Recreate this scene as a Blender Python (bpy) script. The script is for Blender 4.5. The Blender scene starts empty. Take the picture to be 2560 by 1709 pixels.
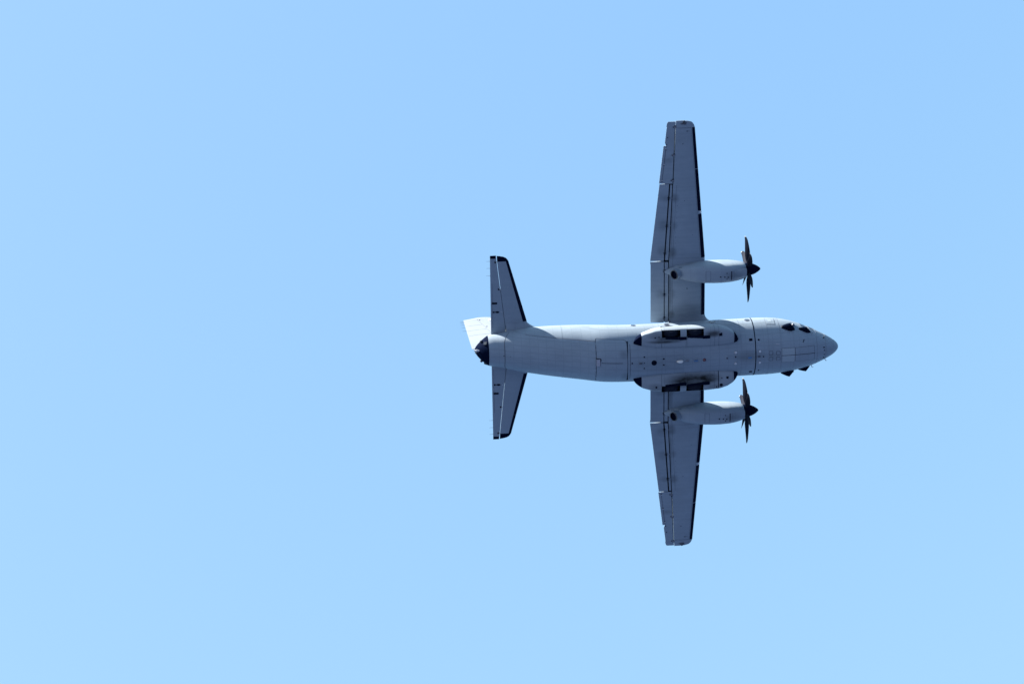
import bpy, math, random
import numpy as np
from mathutils import Vector, Matrix

random.seed(4)
scene = bpy.context.scene
col = scene.collection
R = math.radians

# ------------------------------------------------------------------ camera
ALT = 193.57                      # height of the aeroplane's datum above the ground
# everything on the aeroplane is laid out in body axes: x forward, y to starboard, z down;
# the aeroplane's root turns them into world axes (x, -y, -z)
cam_d = bpy.data.cameras.new("camera")
cam_d.sensor_width = 36.0
cam_d.lens = 118.6287
cam_d.clip_start = 0.5
cam_d.clip_end = 60000.0
cam = bpy.data.objects.new("camera", cam_d)
col.objects.link(cam)
_r = Vector((0.9953358, 0.01459685, -0.09536028))
_u = Vector((0.04994387, -0.9236748, 0.3799085))
_c = Vector((-0.08253642, -0.38289919, -0.92009562))
m = Matrix((( _r.x, _u.x, _c.x, -29.32351734),
            ( _r.y, _u.y, _c.y, -80.93214417),
            ( _r.z, _u.z, _c.z, ALT - 191.87140515),
            (0, 0, 0, 1)))
cam.matrix_world = m
scene.camera = cam

# ------------------------------------------------------------------ sky and sun
SUN = Vector((-0.84, -0.536, 0.844)).normalized()      # direction towards the sun (world)
world = bpy.data.worlds.new("World")
scene.world = world
world.use_nodes = True
wt = world.node_tree
wt.nodes.clear()
wo = wt.nodes.new("ShaderNodeOutputWorld")
bg = wt.nodes.new("ShaderNodeBackground")
sky = wt.nodes.new("ShaderNodeTexSky")
sky.sky_type = 'NISHITA'
sky.sun_disc = False
sky.sun_elevation = math.asin(SUN.z)
sky.sun_rotation = math.atan2(SUN.x, SUN.y)
sky.altitude = 0.0
sky.air_density = 1.0
sky.dust_density = 0.0
sky.ozone_density = 4.0
bg.inputs["Strength"].default_value = 0.085
# clear-air part from the sky model, the rest a hand-set smooth gradient over the whole dome
g_tc = wt.nodes.new("ShaderNodeTexCoord")
g_sep = wt.nodes.new("ShaderNodeSeparateXYZ")
wt.links.new(g_tc.outputs["Generated"], g_sep.inputs[0])
g_ramp = wt.nodes.new("ShaderNodeValToRGB")
wt.links.new(g_sep.outputs[2], g_ramp.inputs[0])
cr = g_ramp.color_ramp
cr.interpolation = 'EASE'
cr.elements[0].position = 0.0; cr.elements[0].color = (0.230, 0.560, 1.000, 1)  # horizon out of view set bluer to tint the shaded sides
cr.elements[1].position = 1.0; cr.elements[1].color = (0.290, 0.590, 1.060, 1)
e_ = cr.elements.new(0.82); e_.color = (0.455, 0.780, 1.080, 1)
g_sc = wt.nodes.new("ShaderNodeVectorMath"); g_sc.operation = 'SCALE'
g_sc.inputs["Scale"].default_value = 2.50
wt.links.new(g_ramp.outputs[0], g_sc.inputs[0])
g_mix = wt.nodes.new("ShaderNodeMix"); g_mix.data_type = 'RGBA'; g_mix.clamp_factor = True
g_mix.inputs[0].default_value = 0.95
wt.links.new(sky.outputs[0], g_mix.inputs[6])
wt.links.new(g_sc.outputs[0], g_mix.inputs[7])
# the gradient glows a little towards the sun
g_dot = wt.nodes.new("ShaderNodeVectorMath"); g_dot.operation = 'DOT_PRODUCT'
wt.links.new(g_tc.outputs["Generated"], g_dot.inputs[0]); g_dot.inputs[1].default_value = SUN
g_mr = wt.nodes.new("ShaderNodeMapRange"); g_mr.interpolation_type = 'SMOOTHSTEP'
g_mr.inputs[1].default_value = 0.25; g_mr.inputs[2].default_value = 0.85
g_mr.inputs[3].default_value = 0.0; g_mr.inputs[4].default_value = 0.42
wt.links.new(g_dot.outputs["Value"], g_mr.inputs[0])
g_glow = wt.nodes.new("ShaderNodeMix"); g_glow.data_type = 'RGBA'
g_glow.inputs[7].default_value = (1.9, 2.6, 3.1, 1)
wt.links.new(g_mr.outputs[0], g_glow.inputs[0])
wt.links.new(g_mix.outputs[2], g_glow.inputs[6])
wt.links.new(g_glow.outputs[2], bg.inputs[0])
wt.links.new(bg.outputs[0], wo.inputs[0])

sun_d = bpy.data.lights.new("sun", 'SUN')
sun_d.energy = 5.0
sun_d.angle = R(0.53)
sun_d.color = (1.0, 0.95, 0.89)
sun = bpy.data.objects.new("sun", sun_d)
sun.rotation_euler = SUN.to_track_quat('Z', 'Y').to_euler()
sun.location = (0, 0, ALT + 60)
col.objects.link(sun)

vs = scene.view_settings
vs.view_transform = 'Standard'
vs.look = 'None'
vs.exposure = 2.15
vs.gamma = 1.0
vs.use_curve_mapping = False
scene.cycles.max_bounces = 6
scene.cycles.use_denoising = True

# ------------------------------------------------------------------ materials
def new_mat(name):
    mt = bpy.data.materials.new(name)
    mt.use_nodes = True
    nt = mt.node_tree
    b = nt.nodes["Principled BSDF"]
    return mt, nt, b

def plain(name, rgb, rough=0.5, metal=0.0, spec=0.5, vary=0.15, scale=6.0):
    mt, nt, b = new_mat(name)
    tc = nt.nodes.new("ShaderNodeTexCoord")
    n = nt.nodes.new("ShaderNodeTexNoise"); n.inputs["Scale"].default_value = scale
    n.inputs["Detail"].default_value = 4
    nt.links.new(tc.outputs["Object"], n.inputs["Vector"])
    mr = nt.nodes.new("ShaderNodeMapRange")
    mr.inputs[1].default_value = 0.3; mr.inputs[2].default_value = 0.7
    mr.inputs[3].default_value = 1 - vary; mr.inputs[4].default_value = 1 + vary
    nt.links.new(n.outputs[0], mr.inputs[0])
    vm = nt.nodes.new("ShaderNodeVectorMath"); vm.operation = 'SCALE'
    vm.inputs[0].default_value = rgb
    nt.links.new(mr.outputs[0], vm.inputs["Scale"])
    nt.links.new(vm.outputs[0], b.inputs["Base Color"])
    b.inputs["Roughness"].default_value = rough
    b.inputs["Metallic"].default_value = metal
    b.inputs["Specular IOR Level"].default_value = spec
    if spec < 0.15: b.inputs["IOR"].default_value = 1.12      # dull, nearly matt surface
    return mt

def paint(name, rgb, dark_patches=(), px=0.0, py=0.0, lw=0.016, dirt=0.10, rough=0.5, along=0, line_dark=0.2):
    """weathered grey aircraft paint: mottling, streaks along the flow, faint skin
    joints every px / py metres, and dark patches, mostly grime, some painted shade (x, y, z, rx, ry, rz, strength)."""
    mt, nt, b = new_mat(name)
    N, L = nt.nodes, nt.links
    tc = N.new("ShaderNodeTexCoord")
    P = tc.outputs["Object"]
    sep = N.new("ShaderNodeSeparateXYZ"); L.new(P, sep.inputs[0])
    def math_(op, a, c=None, d=None):
        n = N.new("ShaderNodeMath"); n.operation = op
        for i, v in enumerate((a, c, d)):
            if v is None: continue
            if isinstance(v, (int, float)): n.inputs[i].default_value = v
            else: L.new(v, n.inputs[i])
        return n.outputs[0]
    def noise(scale, sx, sy, sz, detail=5, rough_=0.55):
        mp = N.new("ShaderNodeMapping"); mp.inputs["Scale"].default_value = (sx, sy, sz)
        L.new(P, mp.inputs[0])
        n = N.new("ShaderNodeTexNoise"); n.inputs["Scale"].default_value = scale
        n.inputs["Detail"].default_value = detail; n.inputs["Roughness"].default_value = rough_
        L.new(mp.outputs[0], n.inputs["Vector"])
        return n.outputs[0]
    mott = noise(0.7, 1, 1, 1)
    streak = noise(2.4, 0.22, 2.0, 1.4, 6, 0.65)
    fine = noise(9.0, 1, 1, 1, 3)
    k = math_('MULTIPLY_ADD', mott, dirt * 1.3, 1 - dirt * 0.65)
    k = math_('MULTIPLY', k, math_('MULTIPLY_ADD', streak, dirt * 1.6, 1 - dirt * 0.8))
    k = math_('MULTIPLY', k, math_('MULTIPLY_ADD', fine, 0.06, 0.97))
    def lines(c, per, w):
        t = math_('FRACT', math_('DIVIDE', c, per))
        t = math_('ABSOLUTE', math_('SUBTRACT', t, 0.5))
        return math_('GREATER_THAN', t, 0.5 - w / per / 2)
    g = None
    if px: g = lines(sep.outputs[0], px, lw)
    if py:
        g2 = lines(sep.outputs[1], py, lw)
        g = g2 if g is None else math_('MAXIMUM', g, g2)
    if g is not None:
        gm = math_('MULTIPLY', g, math_('MULTIPLY_ADD', streak, 1.8, -0.35))
        k = math_('MULTIPLY', k, math_('SUBTRACT', 1.0, math_('MULTIPLY', gm, line_dark)))
    if dark_patches:
        blot = noise(3.0, 0.5, 1.3, 1.3, 6, 0.7)
        tot = None
        for (x, y, z, rx, ry, rz, st) in dark_patches:
            mp = N.new("ShaderNodeVectorMath"); mp.operation = 'SUBTRACT'
            L.new(P, mp.inputs[0]); mp.inputs[1].default_value = (x, y, z)
            dv = N.new("ShaderNodeVectorMath"); dv.operation = 'DIVIDE'
            L.new(mp.outputs[0], dv.inputs[0]); dv.inputs[1].default_value = (rx, ry, rz)
            ln = N.new("ShaderNodeVectorMath"); ln.operation = 'LENGTH'
            L.new(dv.outputs[0], ln.inputs[0])
            mr = N.new("ShaderNodeMapRange"); mr.interpolation_type = 'SMOOTHSTEP'
            mr.inputs[1].default_value = 1.0; mr.inputs[2].default_value = 0.2
            mr.inputs[3].default_value = 0.0; mr.inputs[4].default_value = st
            L.new(ln.outputs["Value"], mr.inputs[0])
            tot = mr.outputs[0] if tot is None else math_('MAXIMUM', tot, mr.outputs[0])
        bl = N.new("ShaderNodeMapRange")
        bl.inputs[1].default_value = 0.3; bl.inputs[2].default_value = 0.6
        bl.inputs[3].default_value = 0.6; bl.inputs[4].default_value = 1.0
        L.new(blot, bl.inputs[0])
        tot = math_('MULTIPLY', tot, bl.outputs[0])
        k = math_('MULTIPLY', k, math_('SUBTRACT', 1.0, tot))
    vm = N.new("ShaderNodeVectorMath"); vm.operation = 'SCALE'
    vm.inputs[0].default_value = rgb
    L.new(k, vm.inputs["Scale"])
    L.new(vm.outputs[0], b.inputs["Base Color"])
    L.new(math_('MULTIPLY_ADD', mott, 0.2, rough - 0.1), b.inputs["Roughness"])
    bump = N.new("ShaderNodeBump"); bump.inputs["Strength"].default_value = 0.25
    bump.inputs["Distance"].default_value = 0.03
    L.new(mott, bump.inputs["Height"])
    L.new(bump.outputs[0], b.inputs["Normal"])
    b.inputs["Specular IOR Level"].default_value = 0.18
    return mt

GREY = (0.224, 0.279, 0.332)
M = {}
M['fus'] = paint("fuselage_paint", GREY, px=0.56, py=0.43, lw=0.03, dirt=0.20,
                 dark_patches=[(-2.6, 0.0, 1.85, 3.2, 0.9, 0.7, 0.22), (2.4, 0.1, 1.8, 1.5, 0.55, 0.5, 0.30),
                         (-5.5, 0.7, 1.4, 0.8, 0.5, 0.8, 0.35), (-1.5, -0.95, 1.6, 3.0, 0.22, 0.4, 0.35),
                         (-1.5, 0.95, 1.6, 3.0, 0.16, 0.4, 0.25), (4.0, 0.0, 1.8, 0.7, 0.5, 0.4, 0.15)])
M['door'] = paint("cargo_door_paint", GREY, px=0.50, py=0.37, lw=0.035, dirt=0.20, line_dark=0.20)
M['ramp'] = paint("cargo_ramp_paint", GREY, px=0.65, py=0.41, lw=0.03, dirt=0.16,
                  dark_patches=[(-5.35, 0.55, 1.5, 0.5, 0.45, 0.6, 0.45), (-5.3, -0.9, 1.5, 0.35, 0.6, 0.6, 0.25)])
wing_stain_shade = []
for sg in (1, -1):
    for (y, st) in ((1.9, .5), (3.3, .3), (4.9, .45), (6.0, .5), (7.7, .32), (9.5, .42)):
        z = -1.2 - max(0, y - 4.9) * .052
        wing_stain_shade.append((-2.08 + max(0, y - 5.4) * .058, sg * y, z, .30 + .35 * st, .22 + .4 * abs(math.sin(7 * y)), .6, st))
    wing_stain_shade.append((-2.15, sg * 3.4, -1.2, .26, 2.2, .5, .45))
    wing_stain_shade.append((-2.1, sg * 7.9, -1.4, .28, 3.0, .6, .48))
    wing_stain_shade.append((-1.0, sg * 2.0, -1.1, 1.6, 1.0, .6, .25))  # shade at the wing root, painted in as a dark patch
M['wing'] = paint("wing_paint", GREY, px=0.0, py=1.13, lw=0.03, dirt=0.20, dark_patches=wing_stain_shade, line_dark=0.12)
M['flap'] = paint("flap_paint", GREY, py=1.9, lw=0.03, dirt=0.20, line_dark=0.15,
                  dark_patches=[(-2.62 + max(0, y - 5.4) * .07, s_ * y, -1.4, .55, .20 + .35 * abs(math.sin(5 * y)), .9, .26) for s_ in (1, -1) for y in (3.3, 6.1, 7.8, 9.5, 11.9)])
M['nac'] = paint("nacelle_paint", (0.232, 0.285, 0.335), px=0.95, lw=0.02, dirt=0.12, line_dark=0.22,
                 dark_patches=[(1.75, 4.75, -.1, .8, .4, .5, .35), (1.75, -4.82, -.1, .8, .4, .5, .35),
                         (-1.9, 4.78, -.6, .6, .5, .6, .4), (-1.9, -4.78, -.6, .6, .5, .6, .4),
                         (-1.0, 5.2, -1.0, .9, .4, .3, .25), (-1.0, -4.3, -1.0, .9, .4, .3, .25)])
M['spon'] = paint("gear_fairing_paint", (0.240, 0.285, 0.325), px=1.42, lw=0.025, dirt=0.16, line_dark=0.4,
                  dark_patches=[(-2.9, 1.33, 1.85, 1.5, .17, .4, .9), (-2.6, 1.5, 1.85, 1.3, .30, .4, .8), (-3.3, 1.7, 1.7, .8, .35, .4, .45),
                          (.15, 1.72, 1.8, .75, .30, .4, .8), (-1.2, -1.30, 1.85, 2.2, .62, .6, .99), (-.3, -1.25, 1.85, 1.3, .5, .6, .99),  # includes a broad dark patch on the port fairing's inner side
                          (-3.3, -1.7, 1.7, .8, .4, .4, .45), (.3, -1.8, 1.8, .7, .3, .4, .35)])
M['tail'] = paint("tail_paint", GREY, py=0.0, dirt=0.10, line_dark=0.15)
M['fin'] = paint("fin_paint", (0.235, 0.265, 0.295), px=0.0, dirt=0.08)
M['pale'] = paint("pale_panel_paint", (0.285, 0.345, 0.385), dirt=0.08)
M['rub'] = plain("black_rubber_boot", (0.003, 0.006, 0.020), 0.5, spec=0.14)
M['blackp'] = plain("black_paint", (0.002, 0.005, 0.018), 0.7, spec=0.05)
M['gap'] = plain("dark_gap", (0.004, 0.007, 0.018), 0.8, spec=0.05)
M['seam'] = plain("sealant_seam", (0.075, 0.085, 0.11), 0.7, spec=0.2)
M['hinge'] = plain("hinge_cover_paint", (0.34, 0.345, 0.39), 0.5)
M['dimg'] = plain("sensor_grey", (0.055, 0.065, 0.08), 0.6, spec=0.12)
M['faint'] = plain("weathered_joint", (0.17, 0.205, 0.25), 0.7, spec=0.2)
M['finseam'] = plain("open_joint", (0.19, 0.215, 0.24), 0.7, spec=0.2)
M['glass'] = plain("cockpit_glass", (0.03, 0.05, 0.08), 0.06, spec=0.9, vary=0.05)
M['smoked'] = plain("smoked_glass", (0.002, 0.005, 0.016), 0.35, spec=0.1)
M['tyre'] = plain("tyre_rubber", (0.016, 0.020, 0.032), 0.75, spec=0.1)
M['metal'] = plain("bare_metal", (0.55, 0.56, 0.58), 0.32, metal=0.9)
M['steel'] = plain("burnt_steel", (0.16, 0.155, 0.16), 0.45, metal=0.8)
M['white'] = plain("white_fibreglass", (0.72, 0.71, 0.67), 0.4)
M['lens'] = plain("light_lens", (0.50, 0.52, 0.55), 0.2)
M['bluep'] = plain("blue_paint", (0.06, 0.17, 0.36), 0.4)
M['redp'] = plain("red_lens", (0.10, 0.02, 0.035), 0.25)
M['blade'] = plain("blade_composite", (0.011, 0.014, 0.024), 0.5, spec=0.1)
M['bladetip'] = plain("blade_tip_paint", (0.40, 0.40, 0.40), 0.45)
M['ant'] = plain("antenna_grey", (0.16, 0.17, 0.2), 0.5)

# ------------------------------------------------------------------ mesh helpers
class MB:
    """collects polygons and makes one mesh object of them"""
    def __init__(s): s.v = []; s.f = []; s.mi = []; s.mats = []
    def mat(s, key):
        if key not in s.mats: s.mats.append(key)
        return s.mats.index(key)
    def add(s, vs_, fs, key):
        o = len(s.v); k = s.mat(key)
        s.v += [tuple(map(float, q)) for q in vs_]
        for f in fs: s.f.append(tuple(i + o for i in f)); s.mi.append(k)
    def grid(s, rows, key, close_u=False, cap0=False, cap1=False, skip=None):
        n = len(rows[0]); vs_ = [p for r_ in rows for p in r_]; fs = []
        for i in range(len(rows) - 1):
            for j in range(n if close_u else n - 1):
                if skip and skip(i, j): continue
                j2 = (j + 1) % n
                fs.append((i * n + j, i * n + j2, (i + 1) * n + j2, (i + 1) * n + j))
        if cap0: fs.append(tuple(range(n)))
        if cap1: fs.append(tuple((len(rows) - 1) * n + j for j in reversed(range(n))))
        s.add(vs_, fs, key)
    def box(s, c, h, key, rot=None):
        vs_ = []
        for dx in (-1, 1):
            for dy in (-1, 1):
                for dz in (-1, 1):
                    q = Vector((dx * h[0], dy * h[1], dz * h[2]))
                    if rot is not None: q = rot @ q
                    vs_.append(Vector(c) + q)
        s.add(vs_, [(0, 1, 3, 2), (4, 6, 7, 5), (0, 4, 5, 1), (2, 3, 7, 6), (0, 2, 6, 4), (1, 5, 7, 3)], key)
    def lathe(s, c, axis, prof, key, n=32, cap=True):
        """prof: (distance along axis, radius)"""
        q = Vector(axis).normalized().to_track_quat('Z', 'Y').to_matrix()
        rows = []
        for (t, r_) in prof:
            rows.append([Vector(c) + q @ Vector((r_ * math.cos(a), r_ * math.sin(a), t))
                         for a in [2 * math.pi * i / n for i in range(n)]])
        s.grid(rows, key, close_u=True, cap0=cap, cap1=cap)
    def rod(s, a, b, r_, key, n=8, r2=None):
        a = Vector(a); b = Vector(b)
        s.lathe(a, b - a, [(0, r_), ((b - a).length, r_ if r2 is None else r2)], key, n)
    def build(s, name, parent=None, smooth=True, angle=35, label=None):
        me = bpy.data.meshes.new(name)
        me.from_pydata(s.v, [], s.f)
        for k in s.mats: me.materials.append(M[k])
        for p, k in zip(me.polygons, s.mi): p.material_index = k
        me.validate()
        import bmesh
        bm = bmesh.new(); bm.from_mesh(me)
        bmesh.ops.recalc_face_normals(bm, faces=bm.faces)
        bm.to_mesh(me); bm.free()
        if smooth:
            try: me.shade_smooth()
            except Exception:
                for p in me.polygons: p.use_smooth = True
            try: me.set_sharp_from_angle(angle=R(angle))
            except Exception: pass
        o = bpy.data.objects.new(name, me)
        col.objects.link(o)
        if parent is not None: o.parent = parent
        if label: o['label'] = label
        return o

def copy_part(o, parent, loc=None):
    c = o.copy(); col.objects.link(c); c.parent = parent
    if loc is not None: c.location = loc
    return c

def cat(pts, n):
    """Catmull-Rom through open list of points, n segments each"""
    P = [Vector(p) for p in pts]; out = []
    for i in range(len(P) - 1):
        p0 = P[max(i - 1, 0)]; p1 = P[i]; p2 = P[i + 1]; p3 = P[min(i + 2, len(P) - 1)]
        for k in range(n):
            t = k / n
            out.append(0.5 * ((2 * p1) + (p2 - p0) * t + (2 * p0 - 5 * p1 + 4 * p2 - p3) * t * t
                              + (3 * p1 - p0 - 3 * p2 + p3) * t ** 3))
    out.append(P[-1]); return out

# ------------------------------------------------------------------ unseen ground sheet far below, added to bounce bluish light on the belly
def bounce_ground_mat():
    mt, nt, b = new_mat("bounce_ground_blue")
    tc = nt.nodes.new("ShaderNodeTexCoord")
    n = nt.nodes.new("ShaderNodeTexNoise"); n.inputs["Scale"].default_value = 0.004; n.inputs["Detail"].default_value = 8
    nt.links.new(tc.outputs["Object"], n.inputs["Vector"])
    mix = nt.nodes.new("ShaderNodeMix"); mix.data_type = 'RGBA'
    mix.inputs[6].default_value = (0.027, 0.042, 0.082, 1); mix.inputs[7].default_value = (0.034, 0.052, 0.098, 1)
    nt.links.new(n.outputs[0], mix.inputs[0])
    nt.links.new(mix.outputs[2], b.inputs["Base Color"])
    b.inputs["Roughness"].default_value = 0.3
    b.inputs["IOR"].default_value = 1.33
    b.inputs["Specular IOR Level"].default_value = 0.3
    n2 = nt.nodes.new("ShaderNodeTexNoise"); n2.inputs["Scale"].default_value = 0.25; n2.inputs["Detail"].default_value = 6
    nt.links.new(tc.outputs["Object"], n2.inputs["Vector"])
    bp = nt.nodes.new("ShaderNodeBump"); bp.inputs["Strength"].default_value = 0.6; bp.inputs["Distance"].default_value = 0.6
    nt.links.new(n2.outputs[0], bp.inputs["Height"]); nt.links.new(bp.outputs[0], b.inputs["Normal"])
    return mt
M['sea'] = bounce_ground_mat()
mb = MB()
ring = [0, 30, 100, 300, 1000, 3000, 9000, 25000]
rows = [[(r_ * math.cos(a), r_ * math.sin(a), 0) for a in [2 * math.pi * i / 48 for i in range(48)]] for r_ in ring[1:]]
mb.grid(rows, 'sea', close_u=True, cap0=True)
sea = mb.build("sea", smooth=False)
sea['kind'] = 'structure'
for p in sea.data.polygons:
    pass

# ------------------------------------------------------------------ the aeroplane
plane = bpy.data.objects.new("transport_aeroplane", None)
col.objects.link(plane)
plane.location = (0, 0, ALT)
plane.rotation_euler = (math.pi, 0, 0)
plane.empty_display_size = 2
plane['label'] = "grey twin-propeller military transport aeroplane seen from below in a clear blue sky"
plane['category'] = "aeroplane"

# ---- fuselage surface: station x, radius, centre height z (down positive)
PROF = [(-14.335, 0.02, -1.53), (-14.29, 0.14, -1.53), (-14.19, 0.31, -1.507), (-14.05, 0.475, -1.465),
        (-13.893, 0.632, -1.435), (-13.70, 0.80, -1.43), (-13.489, 0.945, -1.425), (-12.993, 1.045, -1.42),
        (-12.345, 1.185, -1.385), (-11.085, 1.425, -1.215), (-9.592, 1.587, -0.888), (-8.083, 1.69, -0.504),
        (-6.266, 1.768, 0.001), (-5.3, 1.768, 0.115), (-4.559, 1.762, 0.150), (-3.159, 1.756, 0.155), (-1.651, 1.762, 0.129),
        (-0.066, 1.77, 0.102), (1.369, 1.776, 0.084), (2.819, 1.778, 0.066), (3.762, 1.76, 0.070), (4.51, 1.703, 0.115),
        (5.124, 1.600, 0.205), (5.831, 1.410, 0.345), (6.437, 1.192, 0.478), (7.073, 0.905, 0.590), (7.541, 0.66, 0.650),
        (7.886, 0.434, 0.685), (8.088, 0.245, 0.690), (8.160, 0.130, 0.688), (8.189, 0.02, 0.687)]
PX = np.array([p[0] for p in PROF]); PR = np.array([p[1] for p in PROF]); PC = np.array([p[2] for p in PROF])
def _slopes(x, y):
    d = np.diff(y) / np.diff(x); s = np.zeros_like(y)
    s[0] = d[0]; s[-1] = d[-1]
    for i in range(1, len(y) - 1):
        s[i] = 0 if d[i - 1] * d[i] <= 0 else 2 * d[i - 1] * d[i] / (d[i - 1] + d[i])
    return s
SR, SC = _slopes(PX, PR), _slopes(PX, PC)
def _herm(x, Y, S):
    x = min(max(x, PX[0]), PX[-1]); i = min(max(int(np.searchsorted(PX, x)) - 1, 0), len(PX) - 2)
    h = PX[i + 1] - PX[i]; t = (x - PX[i]) / h
    return ((2 * t**3 - 3 * t**2 + 1) * Y[i] + (t**3 - 2 * t**2 + t) * h * S[i] + (-2 * t**3 + 3 * t**2) * Y[i + 1] + (t**3 - t**2) * h * S[i + 1])
TOPX = [-14.335, -13.5, -12, -10, -8, -5, 4.5, 8.19]
TOPB = [-1.9, -2.25, -2.28, -2.2, -2.05, -1.75, -1.72, 0.6]
def fus(x):
    r_ = _herm(x, PR, SR); c = _herm(x, PC, SC)
    top = float(np.interp(x, TOPX, TOPB))
    up = r_ if x > 4.0 else max(min(r_, c - top), 0.55 * r_)
    return r_, c, up
def FU(x, phi, off=0.0):
    """point on the skin; phi in degrees from straight down towards starboard"""
    r_, c, up = fus(x)
    a = R(phi); ca, sa = math.cos(a), math.sin(a)
    return Vector((x, (r_ + off) * sa, c + (r_ + off) * ca)) if ca >= 0 else Vector((x, (r_ + off) * sa, c + (up + off) * ca))
def FS(x, s, off=0.0):
    """point on the belly at lateral position s"""
    r_, c, up = fus(x)
    return FU(x, math.degrees(math.asin(max(-1, min(1, s / r_)))), off)
def fus_loft(name, parent, x0, x1, key, nose=False, nx=None, off=0.0, label=None):
    nx = nx or max(6, int((x1 - x0) / 0.16))
    xs = [x0 + (x1 - x0) * i / nx for i in range(nx + 1)]
    if nose: xs = [x0 + (x1 - x0) * math.sin(math.pi / 2 * i / nx) for i in range(nx + 1)]
    b = MB(); nphi = 96
    b.grid([[FU(x, 360 * j / nphi, off) for j in range(nphi)] for x in xs], key, close_u=True, cap0=True, cap1=True)
    return b.build(name, parent, label=label)

X_TAIL, X_FR, X_RAD = -13.489, 2.815, 7.31
fuselage = fus_loft("fuselage", plane, X_TAIL, X_RAD - 0.012, 'fus')
radome = fus_loft("nose_radome", fuselage, X_RAD, 8.189, 'fus', nose=True, nx=30)
tail_cone = fus_loft("tail_cone", plane, -14.335, X_TAIL - 0.004, 'blackp', nx=30, label="black rounded tail cone behind the grey fuselage")

def surf_strip(b, pts, w, off, key):
    """ribbon on the skin through (x, phi) points; w metres wide"""
    q = [FU(x, p, off) for x, p in pts]
    rows = []
    for i, p in enumerate(q):
        t = (q[min(i + 1, len(q) - 1)] - q[max(i - 1, 0)]).normalized()
        r_, c, up = fus(p.x)
        n = Vector((0, p.y, p.z - c)).normalized()
        sd = t.cross(n).normalized() * w / 2
        rows.append([p - sd, p + sd])
    b.grid(rows, key)
def s2p(x, s):
    r_ = fus(x)[0]; return (x, math.degrees(math.asin(max(-1, min(1, s / r_)))))
def belly_panel(b, x0, x1, lo, hi, off, key, nx=24, ns=14, rc=0.0, rc0=None, skirt=0.02):
    """closed curved panel between x0..x1, lateral limits lo(x)..hi(x), with rounded corners"""
    rc0 = rc if rc0 is None else rc0
    xs = [x0 + (x1 - x0) * (0.5 - 0.5 * math.cos(math.pi * i / nx)) for i in range(nx + 1)]
    rows = []; edge = []
    for x in xs:
        a, c = lo(x), hi(x)
        cut = 0
        if rc0 and x - x0 < rc0: cut = rc0 - math.sqrt(max(0, rc0 ** 2 - (rc0 - (x - x0)) ** 2))
        if rc and x1 - x < rc: cut = rc - math.sqrt(max(0, rc ** 2 - (rc - (x1 - x)) ** 2))
        a += cut; c -= cut
        rows.append([FU(x, *([s2p(x, a + (c - a) * j / ns)[1]]), off) for j in range(ns + 1)])
        edge.append((x, a, c))
    b.grid(rows, key)
    # skirts
    loop = [(x, a) for x, a, c in edge] + [(edge[-1][0], edge[-1][1] + (edge[-1][2] - edge[-1][1]) * j / 8) for j in range(1, 8)] \
        + [(x, c) for x, a, c in reversed(edge)] + [(edge[0][0], edge[0][2] - (edge[0][2] - edge[0][1]) * j / 8) for j in range(1, 9)]
    b.grid([[FU(x, s2p(x, s)[1], off) for x, s in loop], [FU(x, s2p(x, s)[1], off - skirt) for x, s in loop]], key)
    return loop
def loop_seam(b, loop, w, off, key, grow=0.02):
    cx = sum(p[0] for p in loop) / len(loop); cs = sum(p[1] for p in loop) / len(loop)
    q = []
    for x, s in loop:
        q.append(FU(x, s2p(x, s)[1], off))
    n_ = len(q); rows = []
    for i, p in enumerate(q):
        t = q[(i + 1) % n_ if i < n_ - 1 else 1] - q[i - 1 if i > 0 else n_ - 2]
        if t.length < 1e-6: t = Vector((1, 0, 0))
        t.normalize()
        r_, c, up = fus(p.x); n = Vector((0, p.y, p.z - c)).normalized()
        sd = t.cross(n).normalized() * w
        out = Vector((p.x - cx, p.y - cs, 0))
        if sd.dot(out) < 0: sd = -sd
        rows.append([p - sd * 0.25, p + sd])
    b.grid(rows, key)

# cargo door (long aft panel) and loading ramp
b = MB()
lp = belly_panel(b, -12.52, -7.085, lambda x: -1.235, lambda x: 1.245, 0.014, 'door', nx=60, ns=24, rc0=0.55)
loop_seam(b, lp, 0.035, 0.005, 'seam')
b.build("cargo_door", fuselage)
b = MB()
lp = belly_panel(b, -7.025, -5.16, lambda x: -1.38 + 0.06 * (x + 7.0) / 1.9, lambda x: 1.40 - 0.05 * (x + 7.0) / 1.9, 0.014, 'ramp', nx=36, ns=24, rc=0.20, rc0=0.10)
loop_seam(b, lp, 0.035, 0.005, 'seam')
b.build("cargo_ramp", fuselage)
b = MB()    # wide dark joint in front of the ramp and the thinner one beside it
pts = [(-5.115 - 0.06 * math.cos(R(p * 1.9)), p) for p in range(-46, 48, 3)]
surf_strip(b, pts, 0.085, 0.007, 'gap')
b.build("ramp_joint", fuselage)
b = MB(); surf_strip(b, [(-4.975, p) for p in range(-40, 43, 3)], 0.03, 0.006, 'seam'); b.build("skin_joint", fuselage)
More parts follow.
